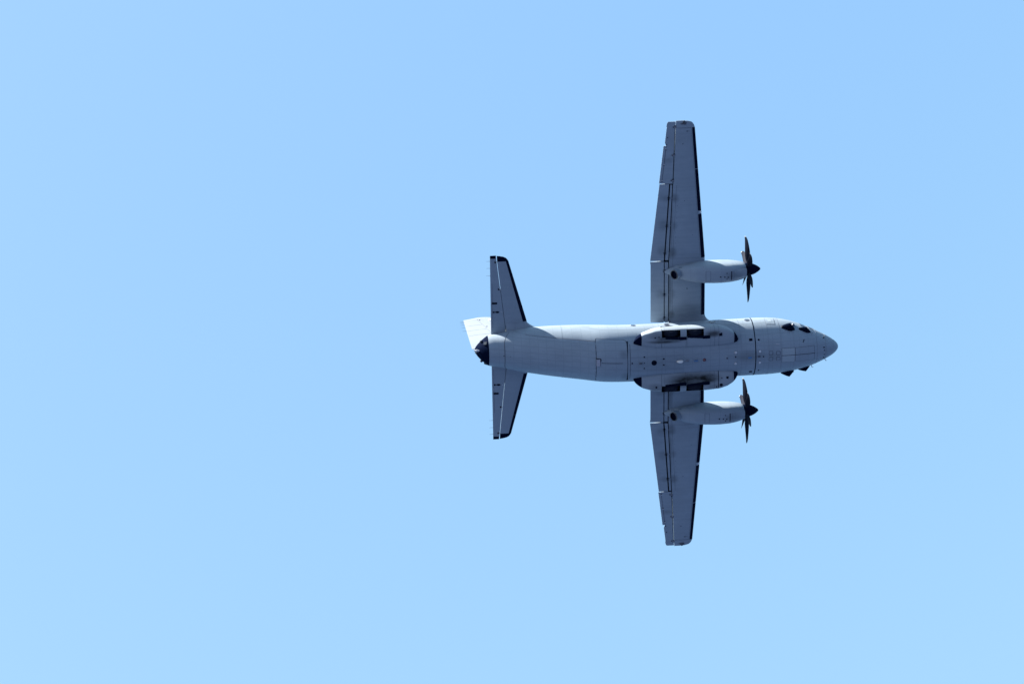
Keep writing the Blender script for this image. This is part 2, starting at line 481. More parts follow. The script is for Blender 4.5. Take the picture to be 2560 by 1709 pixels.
# ring joint behind the cockpit section
b = MB(); surf_strip(b, [(X_FR + 0.02 * math.cos(R(p)), p) for p in range(0, 361, 5)], 0.055, 0.006, 'gap'); b.build("ring_joint", fuselage)
for xx, w_ in ((-3.01, .018), (0.55, .016), (1.95, .016), (4.42, .018), (6.72, .02), (-11.9, .02), (-9.0, .015), (3.66, .014), (5.24, .012)):
    b = MB(); surf_strip(b, [(xx, p) for p in range(-100, 121, 5)], w_, 0.005, 'faint'); b.build("skin_joint", fuselage)
b = MB(); surf_strip(b, [(X_RAD - 0.006, p) for p in range(0, 361, 5)], 0.025, 0.005, 'faint'); b.build("skin_joint", fuselage)
for s_ in (0.37, -0.52):
    b = MB(); surf_strip(b, [s2p(-4.9 + 0.12 * i, s_ + .01 * (i % 3 == 0)) for i in range(28)], 0.018, 0.005, 'faint'); b.build("skin_joint", fuselage)
# hinge cover and slot on the ramp
b = MB(); bb = FS(-6.92, 0.10, 0.05)
b.box((-6.935, 0.10, bb.z - 0.02), (0.115, 0.215, 0.05), 'hinge')
b.box((-6.785, 0.10, bb.z - 0.03), (0.032, 0.225, 0.035), 'gap')
b.box((-6.92, 0.33, bb.z - 0.045), (0.14, 0.016, 0.035), 'gap')
b.build("hinge_cover", fuselage, smooth=False)
b = MB(); surf_strip(b, [s2p(-6.74 + i * .1, 0.07) for i in range(14)], 0.028, 0.018, 'gap'); b.build("centre_groove", fuselage)

# nose gear doors: two short rear leaves, two long front leaves
for (x0, x1, lo, hi, key) in ((4.485, 5.285, -0.43, 0.005, 'pale'), (4.485, 5.285, 0.035, 0.47, 'pale'),
                              (5.32, 6.53, -0.43, 0.012, 'fus'), (5.32, 6.53, 0.042, 0.47, 'fus')):
    b = MB()
    lp = belly_panel(b, x0, x1, lambda x, v=lo: v, lambda x, v=hi: v, 0.012, key, nx=12, ns=8)
    loop_seam(b, lp, 0.018, 0.004, 'seam')
    b.build("nose_gear_door", fuselage)
b = MB(); surf_strip(b, [s2p(4.47 + i * .1, 0.022) for i in range(22)], 0.028, 0.010, 'gap'); b.build("nose_gear_joint", fuselage)

def disc(name, x, phi, r_, key, h=0.012, n=20, parent=fuselage, rim=None, dome=0.0):
    p = FU(x, phi, 0); rr, c, up = fus(x)
    e = 0.02
    t = (FU(x + e, phi) - FU(x - e, phi)); t2 = FU(x, phi + 1) - FU(x, phi - 1)
    n_ = t.cross(t2).normalized()
    if n_.dot(Vector((0, p.y, p.z - c))) < 0: n_ = -n_
    b = MB()
    if rim:
        b.lathe(p, n_, [(-0.03, r_ * 1.28), (h * .6, r_ * 1.28), (h * .8, r_ * 1.18), (h * .6, r_ * 1.0)], rim, n)
    if dome: b.lathe(p, n_, [(-0.03, r_), (h, r_), (h + dome * .6, r_ * .75), (h + dome * .92, r_ * .35), (h + dome, .002)], key, n)
    else: b.lathe(p, n_, [(-0.03, r_), (h, r_), (h + 0.004, r_ * .92)], key, n)
    return b.build(name, parent)
disc("camera_port", -3.51, 0.3, 0.165, 'gap')
for x, p, r_ in ((-2.91, 7.7, .055), (-2.91, -5.2, .05), (-4.12, 13.5, .045), (-4.12, -11.2, .04), (-4.12, 1, .03), (-4.87, 1.5, .045), (3.05, 35.6, .06), (3.06, -34, .05),
                 (3.31, 1, .04), (1.57, 3.5, .045), (-12.6, 3, .03), (-12.2, 2, .02), (7.2, 62, .05), (7.17, 18, .045), (7.18, -32, .05), (7.19, 6, .03), (7.19, -14, .03)):
    disc("drain_port", x, p, r_, 'gap', n=12)
for x, p in ((1.585, 12.2), (1.58, -11.5), (3.10, 11.9), (3.10, -12.0)):
    disc("belly_light", x, p, 0.085, 'lens', rim='ant', dome=0.03)
disc("antenna_dish", 1.04, 2.0, 0.16, 'fus', n=24, h=.02)
disc("antenna_dish", 1.04, 2.0, 0.06, 'seam', h=0.03, n=16)
disc("beacon", -0.38, 0.8, 0.10, 'redp', dome=0.07)
for x, p in ((-4.57, 98.8), (-2.49, 93.0), (2.54, 91.3)):
    for sg in (1, -1):
        disc("cabin_window", x, sg * p, 0.15, 'glass', rim='ant', n=24)
disc("cabin_window", 0.35, 92, 0.15, 'glass', rim='ant', n=24)
disc("cabin_window", 0.35, -92, 0.15, 'glass', rim='ant', n=24)

def patch(name, x0, x1, p0, p1, key, off=0.012, seam=True, n=6, skew=0.0, seam_key='seam', sw=.016, parent=fuselage):
    b = MB()
    rows = []
    for i in range(n + 1):
        x = x0 + (x1 - x0) * i / n
        rows.append([FU(x + skew * j / n, p0 + (p1 - p0) * j / n, off) for j in range(n + 1)])
    b.grid(rows, key)
    lp = [rows[i][0] for i in range(n + 1)] + [rows[n][j] for j in range(1, n + 1)] + [rows[i][n] for i in range(n - 1, -1, -1)] + [rows[0][j] for j in range(n - 1, -1, -1)]
    low = []
    for p in lp:
        r_, c, up = fus(p.x); nn = Vector((0, p.y, p.z - c)).normalized()
        low.append(p - nn * (off + .02))
    b.grid([lp, low], key)
    if seam:
        cen = sum(lp, Vector()) / len(lp); rr = []
        for p in lp:
            r_, c, up = fus(p.x); nn = Vector((0, p.y, p.z - c)).normalized()
            o = (p - cen); o -= nn * o.dot(nn); o.normalize()
            rr.append([p - nn * (off - .004) - o * .002, p - nn * (off - .004) + o * sw * 1.5])
        b.grid(rr, seam_key)
    return b.build(name, parent)
patch("dark_vent", 2.47, 2.65, 34.4, 38.6, 'gap')
patch("dark_vent", 2.49, 2.66, -36.0, -40.0, 'gap')
for x, p in ((3.78, 7.4), (4.24, 6.8), (3.78, -5.2), (4.24, -5.6)):
    patch("access_panel", x - .10, x + .10, p - 3.4, p + 3.4, 'fus', sw=.02)
patch("door_handle", 4.10, 4.34, 24.6, 25.4, 'lens', off=.025, seam=False)
patch("blue_marking", 2.36, 2.58, -1.4, 1.6, 'bluep', seam=False)
patch("dark_vent", 2.95, 3.12, 0.2, 3.2, 'seam', seam=False)
patch("data_plate", 5.80, 5.84, 31, 39, 'gap', off=.02, seam=False, skew=.09)
for sg in (1, -1):
    patch("emergency_hatch", 3.66, 4.20, sg * 72, sg * 98, 'fus', sw=.02)
    patch("hatch_marking", 3.82, 4.02, sg * 80, sg * 90, 'pale', off=.016, seam=True, sw=.01)
    # cockpit side windows
    patch("cockpit_window", 5.84, 6.15, sg * 84, sg * 101, 'glass', skew=-.05, seam_key='ant')
    patch("cockpit_window", 6.36, 6.62, sg * 87, sg * 104, 'glass', skew=-.12, seam_key='ant')
    for p0 in (108, 134, 158):
        patch("windshield_pane", 6.30, 6.72, sg * p0, sg * (p0 + 20), 'glass', skew=-.10, seam_key='ant')

def blister(x0, x1, xa, p0, p1, h, sg):
    """bulged dark window in the lower cockpit side: peaked blister"""
    b = MB(); rows = []; n = 14; mrow = 12
    for i in range(n + 1):
        x = x0 + (x1 - x0) * i / n
        u = (x - x0) / (xa - x0) if x < xa else (x1 - x) / (x1 - xa)
        row = []
        for j in range(mrow + 1):
            t = j / mrow
            wdt = 0.35 + 0.65 * min(1, u * 1.3)
            ph = (p0 + p1) / 2 + (p1 - p0) / 2 * (2 * t - 1) * wdt
            hh = h * (u ** 0.85) * max(0, 1 - abs(2 * t - 1.1) ** 2.2 / 1.25) ** 0.8
            row.append(FU(x, sg * ph, 0.004 + hh if 0 < j < mrow and 0 < i < n else -0.03))
        rows.append(row)
    b.grid(rows, 'smoked')
    return b.build("blister_window", fuselage, angle=50)
for sg in (1, -1):
    blister(4.54, 5.42, 5.10, 56, 73, 0.34, sg)
    blister(5.64, 6.42, 6.14, 61, 76, 0.27, sg)
    b = MB(); p = FU(5.36, sg * 74, 0)
    b.lathe(p + Vector((-.06, 0, 0)), (0.5, sg * .9, -.1), [(-.06, .09), (.06, .10), (.14, .085), (.17, .04), (.175, .002)], 'ant', 14)
    b.build("sensor_pod", fuselage)
for (x, p, h, dx, k) in ((7.22, 66, .13, .02, 'ant'), (7.30, -60, .10, .06, 'ant'), (6.46, -63, .13, .05, 'ant'), (6.46, 64, .09, .03, 'ant')):
    b = MB(); a = FU(x, p, -.02); c_ = FU(x, p, h)
    b.rod(a, c_ + Vector((dx, 0, 0)), .018, k); b.rod(c_ + Vector((dx - .03, 0, 0)), c_ + Vector((dx + .08, 0, 0)), .012, k)
    b.build("pitot_probe", fuselage)
# belly blade antennas
def blade_ant(x0, x1, phi, h, t, key, name="blade_antenna", lean=0.0):
    b = MB(); rows = []
    for k, z in enumerate((-.03, h * .5, h * .9, h)):
        f = (1, .9, .72, .45)[k]; row = []
        for j in range(20):
            a = 2 * math.pi * j / 20
            u = .5 + .5 * math.cos(a)                     # 1 = front
            th = t * math.sin(a) * (0.35 + 0.65 * u) ** .7
            x = x0 + (x1 - x0) * (u * f + (1 - f) * .35)
            base = FU(x, phi, z)
            row.append(base + Vector((0, th * f, 0)))
        rows.append(row)
    b.grid(rows, key, close_u=True, cap0=True, cap1=True)
    return b.build(name, fuselage)
blade_ant(-2.13, -1.68, 0.6, 0.16, 0.115, 'white')
blade_ant(-1.56, -1.32, 1.2, 0.10, 0.03, 'ant')
blade_ant(-1.06, -0.76, 0.4, 0.12, 0.045, 'bluep')
blade_ant(-4.47, -4.22, 1.0, 0.12, 0.05, 'seam')

# tail-cone fittings
for (x, y0, sg) in ((-13.70, 0.71, 1), (-13.70, -0.71, -1)):
    b = MB(); ph = sg * 55; p = FU(-13.69, ph, .02)
    q = Vector((0, 0, 1)).rotation_difference(Vector((-.45, math.sin(R(ph)), math.cos(R(ph)))).normalized()).to_matrix()
    b.box(p, (.10, .10, .04), 'dimg', q); b.build("warning_sensor", tail_cone, smooth=False)
    b = MB(); p = FU(-13.90, sg * 82, .0)
    b.lathe(p, (-.6, sg * 1, .1), [(-.08, .08), (.05, .09), (.10, .075), (.13, .002)], 'dimg', 14); b.build("sensor_pod", tail_cone)
b = MB(); b.lathe((-14.17, -0.03, -1.33), (-.8, .05, .5), [(-.06, .12), (.08, .13), (.13, .09), (.15, .002)], 'dimg', 16); b.build("tail_light", tail_cone)
b = MB(); b.lathe((-13.92, .16, -1.02), (-.93, 0, -.28), [(0, .005), (.20, .055), (.34, .085), (.36, .05), (.50, .03)], 'lens', 12); b.build("tail_light_fairing", tail_cone)

# ------------------------------------------------------------------ wings
def dihed(s): return -1.30 - max(0, s - 4.9) * .052
def wLE(s): return .075 if s < 5.5 else .075 - .0726 * (s - 5.5)
def wTE(s): return -3.31 if s < 5.40 else -3.335 + .1233 * (s - 5.46)
def foil(f):
    f = min(max(f, 0), 1)
    return 5 * (.2969 * math.sqrt(f) - .126 * f - .3516 * f * f + .2843 * f ** 3 - .1036 * f ** 4)
def wpt(s, x, side, grow=0.0, T=None):
    """point on the wing's lower (side=+1) or upper (-1) skin"""
    LE, TE = wLE(s), wTE(s); ch = LE - TE
    T = T or (.155 if s < 6 else .155 - .0035 * (s - 6))
    f = (LE - x) / ch
    t = foil(f) * T * ch * (0.42 if side > 0 else 0.58) * 2 / 1.0 * .5 * 1.6
    return dihed(s) + side * (t + .006 + grow)
def wing_piece(name, parent, sg, s0, s1, xf, xr, key, ns=18, nc=14, front_round=False, grow=0.0, front_cut=None, bev=0.0):
    """closed piece of wing between span s0..s1 and from xf(s) back to xr(s)"""
    b = MB(); rows = []
    for i in range(ns + 1):
        s = s0 + (s1 - s0) * i / ns
        a, c = xf(s), xr(s); loop = []
        us = [0.5 - 0.5 * math.cos(math.pi * j / nc) for j in range(nc + 1)]
        for u in us:                             # lower skin, front to back
            x = a + (c - a) * u; z = wpt(s, x, 1, grow)
            if front_round: 
                z = dihed(s) + (z - dihed(s)) * min(1, math.sqrt(max(u, 0) / .12)) if u < .12 else z
            loop.append((x, sg * s, z))
        for u in reversed(us):
            x = a + (c - a) * u; z = wpt(s, x, -1, grow)
            if front_round:
                z = dihed(s) + (z - dihed(s)) * min(1, math.sqrt(max(u, 0) / .12)) if u < .12 else z
            loop.append((x, sg * s, z - .0005))
        rows.append(loop)
    b.grid(rows, key, close_u=True, cap0=True, cap1=True)
    return b.build(name, parent, angle=30)
def line1(s): return -2.457 if s < 5.42 else -2.457 + .0736 * (s - 5.44)
def line2(s): return -2.197 if s < 5.42 else -2.197 + .0564 * (s - 5.42)
def ailg(s): return -1.87 + .0457 * (s - 10.55)
def tabl(s): return wTE(s) + .125
def bootr(s): return wLE(s) - (.222 if s < 5.6 else .235 - (s - 5.6) * .0078)
TIP = 13.97
def make_wing(sg):
    # main torsion box with a bay for flaps (x behind line2) and aileron
    def box_rear(s):
        return line2(s) + .028
    b = MB(); rows = []
    ss = [1.25 + (10.412 - 1.25) * i / 26 for i in range(27)]
    def section(s, xr, xf=None):
        a, c = (wLE(s) if xf is None else xf), xr; nc = 26; loop = []
        us = [1 - math.cos(math.pi / 2 * j / nc) for j in range(nc + 1)]
        for u in us: loop.append((a + (c - a) * u, sg * s, wpt(s, a + (c - a) * u, 1)))
        for u in reversed(us): loop.append((a + (c - a) * u, sg * s, wpt(s, a + (c - a) * u, -1) - .0004))
        return loop
    b.grid([section(s, box_rear(s)) for s in ss], 'wing', close_u=True, cap0=True, cap1=True)
    ss2 = [10.415 + (TIP - 10.415) * i / 12 for i in range(13)]
    b.grid([section(s, ailg(s) + .008) for s in ss2], 'wing', close_u=True, cap0=True, cap1=True)
    wing = b.build("wing", plane, angle=30, label=("starboard" if sg > 0 else "port") + " wing, grey underside with dark flap joints")
    # upper shroud over the flap bay, keeps the joints dark
    b = MB(); rows = []
    for i in range(21):
        s = 1.36 + (10.40 - 1.36) * i / 20
        x0, x1 = line2(s) + .02, line1(s) - .28
        rows.append([(x0, sg * s, wpt(s, x0, -1) + .012), (x1, sg * s, wpt(s, x1, -1) - .006), (x1, sg * s, wpt(s, x1, -1) - .016), (x0, sg * s, wpt(s, x0, -1) - .010)])
    b.grid(rows, 'gap', close_u=True, cap0=True, cap1=True)
    rows = []
    for i in range(21):
        s = 1.36 + (10.40 - 1.36) * i / 20; x = line2(s) + .024
        zl, zu = wpt(s, x, 1) - .004, wpt(s, x, -1) + .02
        rows.append([(x, sg * s, zl), (x - .006, sg * s, zl), (x - .006, sg * s, zu), (x, sg * s, zu)])
    b.grid(rows, 'gap', close_u=True, cap0=True, cap1=True)
    b.build("flap_shroud", wing)
    # flap vanes and flaps, inboard and outboard of the nacelle
    th = .034
    for (a, c) in ((1.36, 5.395), (5.50, 10.36)):
        wing_piece("flap_vane", wing, sg, a + .02, c - .02, lambda s: line2(s) - .022, lambda s: line1(s) + (.026 if s < 5.4 else .040), 'flap', nc=8, grow=-.014)
        if a < 2: wing_piece("flap", wing, sg, a + .02, c + .022, lambda s: line1(s) - .030, lambda s: wTE(s), 'flap', grow=-.004)
        else: wing_piece("flap", wing, sg, a - .028, c + .03, lambda s: line1(s) - .044, lambda s: wTE(s), 'flap', grow=-.004)
    # aileron with trim tab
    wing_piece("aileron", wing, sg, 10.42, 14.02, lambda s: ailg(s) - .012, lambda s: tabl(s) + (-.006 if s < 12.86 else -.10), 'flap', grow=-.006)
    wing_piece("trim_tab", wing, sg, 10.435, 12.82, lambda s: tabl(s) + .004, lambda s: wTE(s) - .035, 'flap', grow=.002, nc=6)
    # dark seals: behind the flap-aileron joint, along the aileron nose and the tab hinge
    b = MB()
    for (sa, sb, xa, xb) in ((10.375, 10.43, lambda s: line2(s) + .03, lambda s: wTE(s) + .34),):
        rows = []
        for s in (sa, sb):
            x0, x1 = xa(s), xb(s)
            rows.append([(x0, sg * s, wpt(s, x0, 1) - .006), (x1, sg * s, wpt(s, x1, 1) - .006), (x1, sg * s, wpt(s, x1, -1) + .008), (x0, sg * s, wpt(s, x0, -1) + .008)])
        b.grid(rows, 'gap', close_u=True, cap0=True, cap1=True)
    b.build("joint_seal", wing)
    b = MB(); rows = []
    for s in np.linspace(10.44, 14.0, 14):
        x = ailg(s) - .034; rows.append([(x + .016, sg * s, wpt(s, x, 1) + .004), (x - .018, sg * s, wpt(s, x, 1) + .003)])
    b.grid(rows, 'gap'); b.build("joint_seal", wing)
    b = MB(); rows = []
    for s in np.linspace(10.56, 12.84, 10):
        x = tabl(s); rows.append([(x + .012, sg * s, wpt(s, x, 1) + .008), (x - .008, sg * s, wpt(s, x, 1) + .008)])
    b.grid(rows, 'seam'); b.build("joint_seal", wing)
    # rounded tip
    b = MB(); rows = []
    o = [(TIP + .004, 0.0, 0.0), (14.10, .03, .012), (14.22, .10, .02), (14.30, .19, .03), (14.36, .42, .04), (14.385, .72, .05)]
    for k, (s, cutf, cutr) in enumerate(o):
        a = wLE(s) - cutf; c = ailg(s) + .008; nc = 14; loop = []
        sh = math.sqrt(max(0.04, 1 - ((s - TIP) / .43) ** 2))
        us = [0.5 - .5 * math.cos(math.pi * j / nc) for j in range(nc + 1)]
        for side in (1, -1):
            for u in (us if side > 0 else list(reversed(us))):
                x = a + (c - a) * u; z = wpt(s, x, side) - dihed(s)
                loop.append((x, sg * s, dihed(s) + z * sh * (min(1, math.sqrt(u / .08)) if k and u < .08 else 1) - (.0003 if side < 0 else 0)))
        rows.append(loop)
    b.grid(rows, 'wing', close_u=True, cap0=True, cap1=True)
    b.build("wing_tip", wing, angle=40)
    b = MB(); rows = []
    for k, s in enumerate((14.024, 14.16, 14.27, 14.34)):
        a = ailg(s) - .014; c = wTE(s) + (0.0, .005, .02, .07)[k]; nc = 10; loop = []
        us = [j / nc for j in range(nc + 1)]; sh = (1, .92, .7, .35)[k]
        for side in (1, -1):
            for u in (us if side > 0 else list(reversed(us))):
                x = a + (c - a) * u; z = wpt(s, x, side, -.004) - dihed(s)
                loop.append((x, sg * s, dihed(s) + z * sh - (.0003 if side < 0 else 0)))
        rows.append(loop)
    b.grid(rows, 'flap', close_u=True, cap0=True, cap1=True)
    b.build("aileron_tip", wing, angle=40)
    # tip lamp
    b = MB(); z0 = dihed(14.3)
    b.lathe((-1.20, sg * 14.30, z0 + .02), (.2, sg * .9, .1), [(-.12, .10), (0, .09), (.07, .06), (.09, .03), (.095, .002)], 'dimg', 14)
    b.add([(-1.08, sg * 14.14, z0 + .125), (-1.05, sg * 14.30, z0 + .10), (-1.20, sg * 14.28, z0 + .11), (-1.48, sg * 14.20, z0 + .115)], [(0, 1, 2, 3)], 'seam')  # dark wedge beside the lamp, painted-on shading
    b.build("tip_lamp", wing)
    # black de-icing boots on the leading edge
    def boot(a, c):
        b = MB(); rows = []; n = 16
        for i in range(n + 1):
            s = a + (c - a) * i / n; loop = []
            xr = bootr(s); nc = 12
            us = [(j / nc) ** 2 for j in range(nc + 1)]
            for u in reversed(us):
                x = wLE(s) - u * (wLE(s) - xr); loop.append((x + .012 * (1 - u), sg * s, wpt(s, x, 1, .006)))
            for u in us[1:]:
                x = wLE(s) - u * (wLE(s) - xr); loop.append((x + .012 * (1 - u), sg * s, wpt(s, x, -1, .006)))
            for u in reversed(us[1:]):
                x = wLE(s) - u * (wLE(s) - xr) - .001; loop.append((x, sg * s, wpt(s, x, -1, -.004)))
            for u in us[:-1]:
                x = wLE(s) - u * (wLE(s) - xr) - .001; loop.append((x, sg * s, wpt(s, x, 1, -.004)))
            rows.append(loop)
        b.grid(rows, 'rub', close_u=True, cap0=True, cap1=True)
        b.build("deicing_boot", wing, angle=60)
    for a, c in ((1.70, 4.18), (5.60, 8.40), (8.62, 11.275), (11.315, 13.94)): boot(a, c)
    # landing lamp set in the leading edge between the boots: bright lens in a notch
    b = MB(); zc = dihed(8.51)
    b.lathe((wLE(8.51) - .06, sg * 8.51, zc), (1, 0, .1), [(-.1, .085), (.02, .085), (.07, .06), (.09, .002)], 'white', 16)
    b.build("landing_lamp", wing)
    # hinge brackets in the joints
    for s, f in [(1.70, line1), (3.24, line1), (4.82, line1), (5.96, line1), (7.72, line1), (9.48, line1)]:
        b = MB(); z = wpt(s, f(s), 1)
        for ds in (-.045, .045):
            b.box((f(s) - .01, sg * (s + ds), z - .03), (.085, .012, .045), 'gap')
        b.box((f(s) + .30, sg * s, z + .004), (.05, .06, .012), 'seam')
        b.box((f(s) + .13, sg * s, z - .012), (.10, .02, .02), 'flap')
        b.build("flap_bracket", wing, smooth=False)
    for s in (10.62, 12.22, 14.0):
        b = MB(); z = wpt(s, ailg(s), 1)
        b.box((ailg(s) - .05, sg * s, z + .0), (.085, .05, .02), 'ant'); b.box((ailg(s) - .14, sg * s, z - .004), (.03, .035, .02), 'gap')
        b.box((ailg(s) - .03, sg * (s + .07), z - .02), (.06, .022, .03), 'gap')
        b.build("aileron_bracket", wing, smooth=False)
    for s in (10.62, 11.64, 12.62):
        b = MB(); z = wpt(s, tabl(s), 1)
        b.box((tabl(s) + .02, sg * s, z + .008), (.05, .018, .014), 'lens'); b.box((tabl(s) + .0, sg * (s - .04), z + .006), (.04, .02, .012), 'gap')
        b.build("tab_bracket", wing, smooth=False)
    for s in (12.9, 13.35):
        b = MB(); z = wpt(s, tabl(s) , 1)
        b.box((tabl(s) + .03, sg * s, z + .004), (.02, .03, .008), 'gap'); b.build("tab_bracket", wing, smooth=False)
    # tank vents and drains
    for x, s, r_ in ((-1.02, 13.72, .035), (-1.28, 12.93, .028), (-1.05, 2.55 if sg < 0 else 3.62, .035), (-.7, 7.1, .016), (-1.2, 9.3, .02)):
        b = MB(); b.lathe((x, sg * s, wpt(s, x, 1) - .01), (0, 0, 1), [(0, r_), (.018, r_ * .9)], 'gap', 10); b.build("drain_port", wing)
    b = MB(); b.box((-.93, sg * 13.72, wpt(13.72, -.93, 1)), (.07, .008, .008), 'seam'); b.build("vent_mast", wing, smooth=False)
    # faint access covers and lower skin joints, laid along the span
    def skin_line(pts, w=.014, key='seam'):
        b = MB(); rows = []
        for i, (x, s) in enumerate(pts):
            x2, s2 = pts[min(i + 1, len(pts) - 1)]; x1, s1 = pts[max(i - 1, 0)]
            t = Vector((x2 - x1, s2 - s1, 0)).normalized(); n_ = Vector((-t.y, t.x, 0)) * w / 2
            rows.append([(x - n_.x, sg * (s - n_.y), wpt(s, x, 1) + .004), (x + n_.x, sg * (s + n_.y), wpt(s, x, 1) + .004)])
        b.grid(rows, key); b.build("skin_joint", wing)
    skin_line([(bootr(s) - .05, s) for s in np.linspace(5.7, 13.9, 20)], .012)
    skin_line([(bootr(s) - .05, s) for s in np.linspace(1.8, 4.1, 10)], .012)
    skin_line([(x, 13.93) for x in np.linspace(-.75, -1.7, 10)], .016)
    skin_line([(line2(s) + .24, s) for s in np.linspace(1.9, 10.3, 30)], .012)
    for ln in ([(x, 5.62) for x in np.linspace(-2.1, -.3, 8)], [(x, 5.86) for x in np.linspace(-2.1, -.3, 8)], [(-2.1, s) for s in np.linspace(5.62, 5.86, 3)]):
        skin_line(ln, .016, 'faint')
    for (x, s) in [(-1.85 + .0564 * (s - 5.4), s) for s in (6.2, 6.6, 7.0, 7.3, 8.2, 8.6, 9.0)]:
        b = MB(); b.lathe((x, sg * s, wpt(s, x, 1) - .01), (0, 0, 1), [(0, .022), (.014, .02)], 'seam', 8); b.build("drain_port", wing)
    return wing
wing_s = make_wing(1)
wing_p = make_wing(-1)
# centre section and root fairings
b = MB(); rows = []
for i in range(21):
    y = -1.26 + 2.52 * i / 20; loop = []
    for u in [j / 20 for j in range(21)]: loop.append((.07 - 3.38 * u, y, wpt(0, .075 - 3.385 * u, 1)))
    for u in [1 - j / 20 for j in range(21)]: loop.append((.07 - 3.38 * u, y, wpt(0, .075 - 3.385 * u, -1) - .0004))
    rows.append(loop)
b.grid(rows, 'wing', close_u=True, cap0=True, cap1=True)
b.build("wing_centre_section", plane, angle=30)
for sg in (1, -1):
    b = MB(); rows = []
    for (s, fx, rx, gr) in ((1.92, -.22, .0, .006), (1.78, .015, .0, .010), (1.62, .06, .0, .03), (1.46, .17, -.10, .09), (1.30, .36, -.25, .16), (1.12, .62, -.45, .22)):
        loop = []; a = wLE(s) + fx; c = line2(s) + .05 - rx; nc = 26
        us = [.5 - .5 * math.cos(math.pi * j / nc) for j in range(nc + 1)]
        for side in (1, -1):
            for u in (us if side > 0 else list(reversed(us))):
                x = a + (c - a) * u; xx = wLE(s) - (a - x) * (wLE(s) - c) / (a - c)
                z = wpt(s, xx, side, gr * (1 if side > 0 else .5)) - dihed(s)
                loop.append((x, sg * s, dihed(s) + z * min(1, math.sqrt(u / .03)) - (.0003 if side < 0 else 0)))
        rows.append(loop)
    b.grid(rows, 'wing', close_u=True, cap0=True, cap1=True)
    b.build("wing_root_fairing", plane, angle=50)

# ------------------------------------------------------------------ engine nacelles and propellers
NACT = [(-2.47, .03, .03, -1.18), (-2.30, .14, .14, -1.20), (-2.08, .25, .28, -1.22), (-1.70, .37, .44, -1.16), (-1.24, .475, .60, -1.02), (-.6, .575, .72, -.90), (0, .615, .785, -.85),
        (.6, .63, .80, -.81), (1.0, .63, .80, -.80), (1.6, .60, .765, -.80), (2.0, .555, .68, -.81), (2.28, .50, .60, -.82), (2.46, .445, .52, -.83), (2.53, .40, .46, -.84)]
NXs = [t[0] for t in NACT]
def nac(x):
    return [float(np.interp(x, NXs, [t[k] for t in NACT])) for k in (1, 2, 3)]
def npt(cy, x, phi, off=0.0):
    w, h, c = nac(x); a = R(phi)
    e = 3.0
    cs, sn = math.cos(a), math.sin(a)
    return Vector((x, cy + (w + off) * math.copysign(abs(sn) ** (2 / e), sn), c + (h + off) * math.copysign(abs(cs) ** (2 / e), cs)))
def make_nacelle(cy, side):
    b = MB(); n = 56
    xs = sorted(set([round(v, 3) for v in list(np.linspace(-2.47, 2.53, 52)) + [2.50]]))
    b.grid([[npt(cy, x, 360 * j / n) for j in range(n)] for x in xs], 'nac', close_u=True, cap0=True, cap1=True)
    na = b.build("engine_nacelle", plane, angle=40, label=side + " engine nacelle under the wing")
    # exhaust pipe
    ax = Vector((-.80, 0, .60)).normalized()
    c = Vector((-1.84, cy + .0, -.66))
    b = MB()
    b.lathe(c, ax, [(-.55, .26), (-.20, .325), (.0, .335), (.10, .335), (.105, .30), (.0, .288)], 'nac', 32, cap=False)
    b.build("exhaust_fairing", na)
    b = MB()
    b.lathe(c, ax, [(-.1, .285), (.15, .285), (.155, .268), (.10, .262)], 'steel', 32, cap=False)
    b.lathe(c, ax, [(.101, .2625), (.02, .258), (-.02, .001)], 'gap', 32, cap=False)
    b.build("exhaust_pipe", na)
    # chin intake
    b = MB(); rows = []
    for (x, w, h, zc) in ((1.75, .34, .22, -.24), (2.1, .33, .20, -.27), (2.44, .30, .165, -.33), (2.545, .285, .15, -.345), (2.55, .25, .12, -.345), (2.35, .24, .11, -.345)):
        rows.append([(x, cy + w * math.cos(a), zc + h * math.sin(a)) for a in [2 * math.pi * j / 28 for j in range(28)]])
    b.grid(rows, 'nac', close_u=True)
    b.add([(2.36, cy + .24 * math.cos(a), -.345 + .11 * math.sin(a)) for a in [2 * math.pi * j / 28 for j in range(28)]], [tuple(range(28))], 'gap')
    b.build("chin_intake", na)
    def npatch(name, x0, x1, p0, p1, key, off=.01, sw=.016, seam=True):
        b = MB(); k = 5
        rows = [[npt(cy, x0 + (x1 - x0) * i / k, p0 + (p1 - p0) * j / k, off) for j in range(k + 1)] for i in range(k + 1)]
        b.grid(rows, key)
        if seam:
            gx, gp = sw, math.degrees(sw / .75)
            X0, X1, Q0, Q1 = x0 - gx, x1 + gx, p0 - gp, p1 + gp
            for (a, c2, d, e) in ((X0, x0, Q0, Q1), (x1, X1, Q0, Q1), (x0, x1, Q0, p0), (x0, x1, p1, Q1)):
                b.grid([[npt(cy, a + (c2 - a) * i / 3, d + (e - d) * j / 5, .004) for j in range(6)] for i in range(4)], 'seam')
        b.build(name, na)
    npatch("access_panel", -.02, .25, -22, 20, 'nac')
    npatch("cooling_vent", 1.545, 1.585, -22, 16, 'gap', seam=False)
    npatch("cooling_flap", 1.60, 1.86, -14, 13, 'nac', off=.02)
    for x, p, r_ in ((.88, -2, .04), (1.14, -3, .035), (1.275, 7, .03), (1.355, -4.5, .035), (1.28, -13, .03)):
        q = npt(cy, x, p); b = MB(); b.lathe(q - Vector((0, 0, .02)), (0, 0, 1), [(0, r_), (.06, r_ * .9)], 'gap', 10); b.build("drain_port", na)
    npatch("cooling_vent", -1.62, -1.42, 58, 63, 'gap', seam=False)
    npatch("cowl_joint", -.155, -.14, -60, 80, 'seam', off=.004, seam=False)
    npatch("cowl_joint", 1.94, 1.95, -120, 120, 'seam', off=.004, seam=False)
    # exhaust-shaped rear strut joint on wing
    return na
nac_s = make_nacelle(4.78, "starboard")
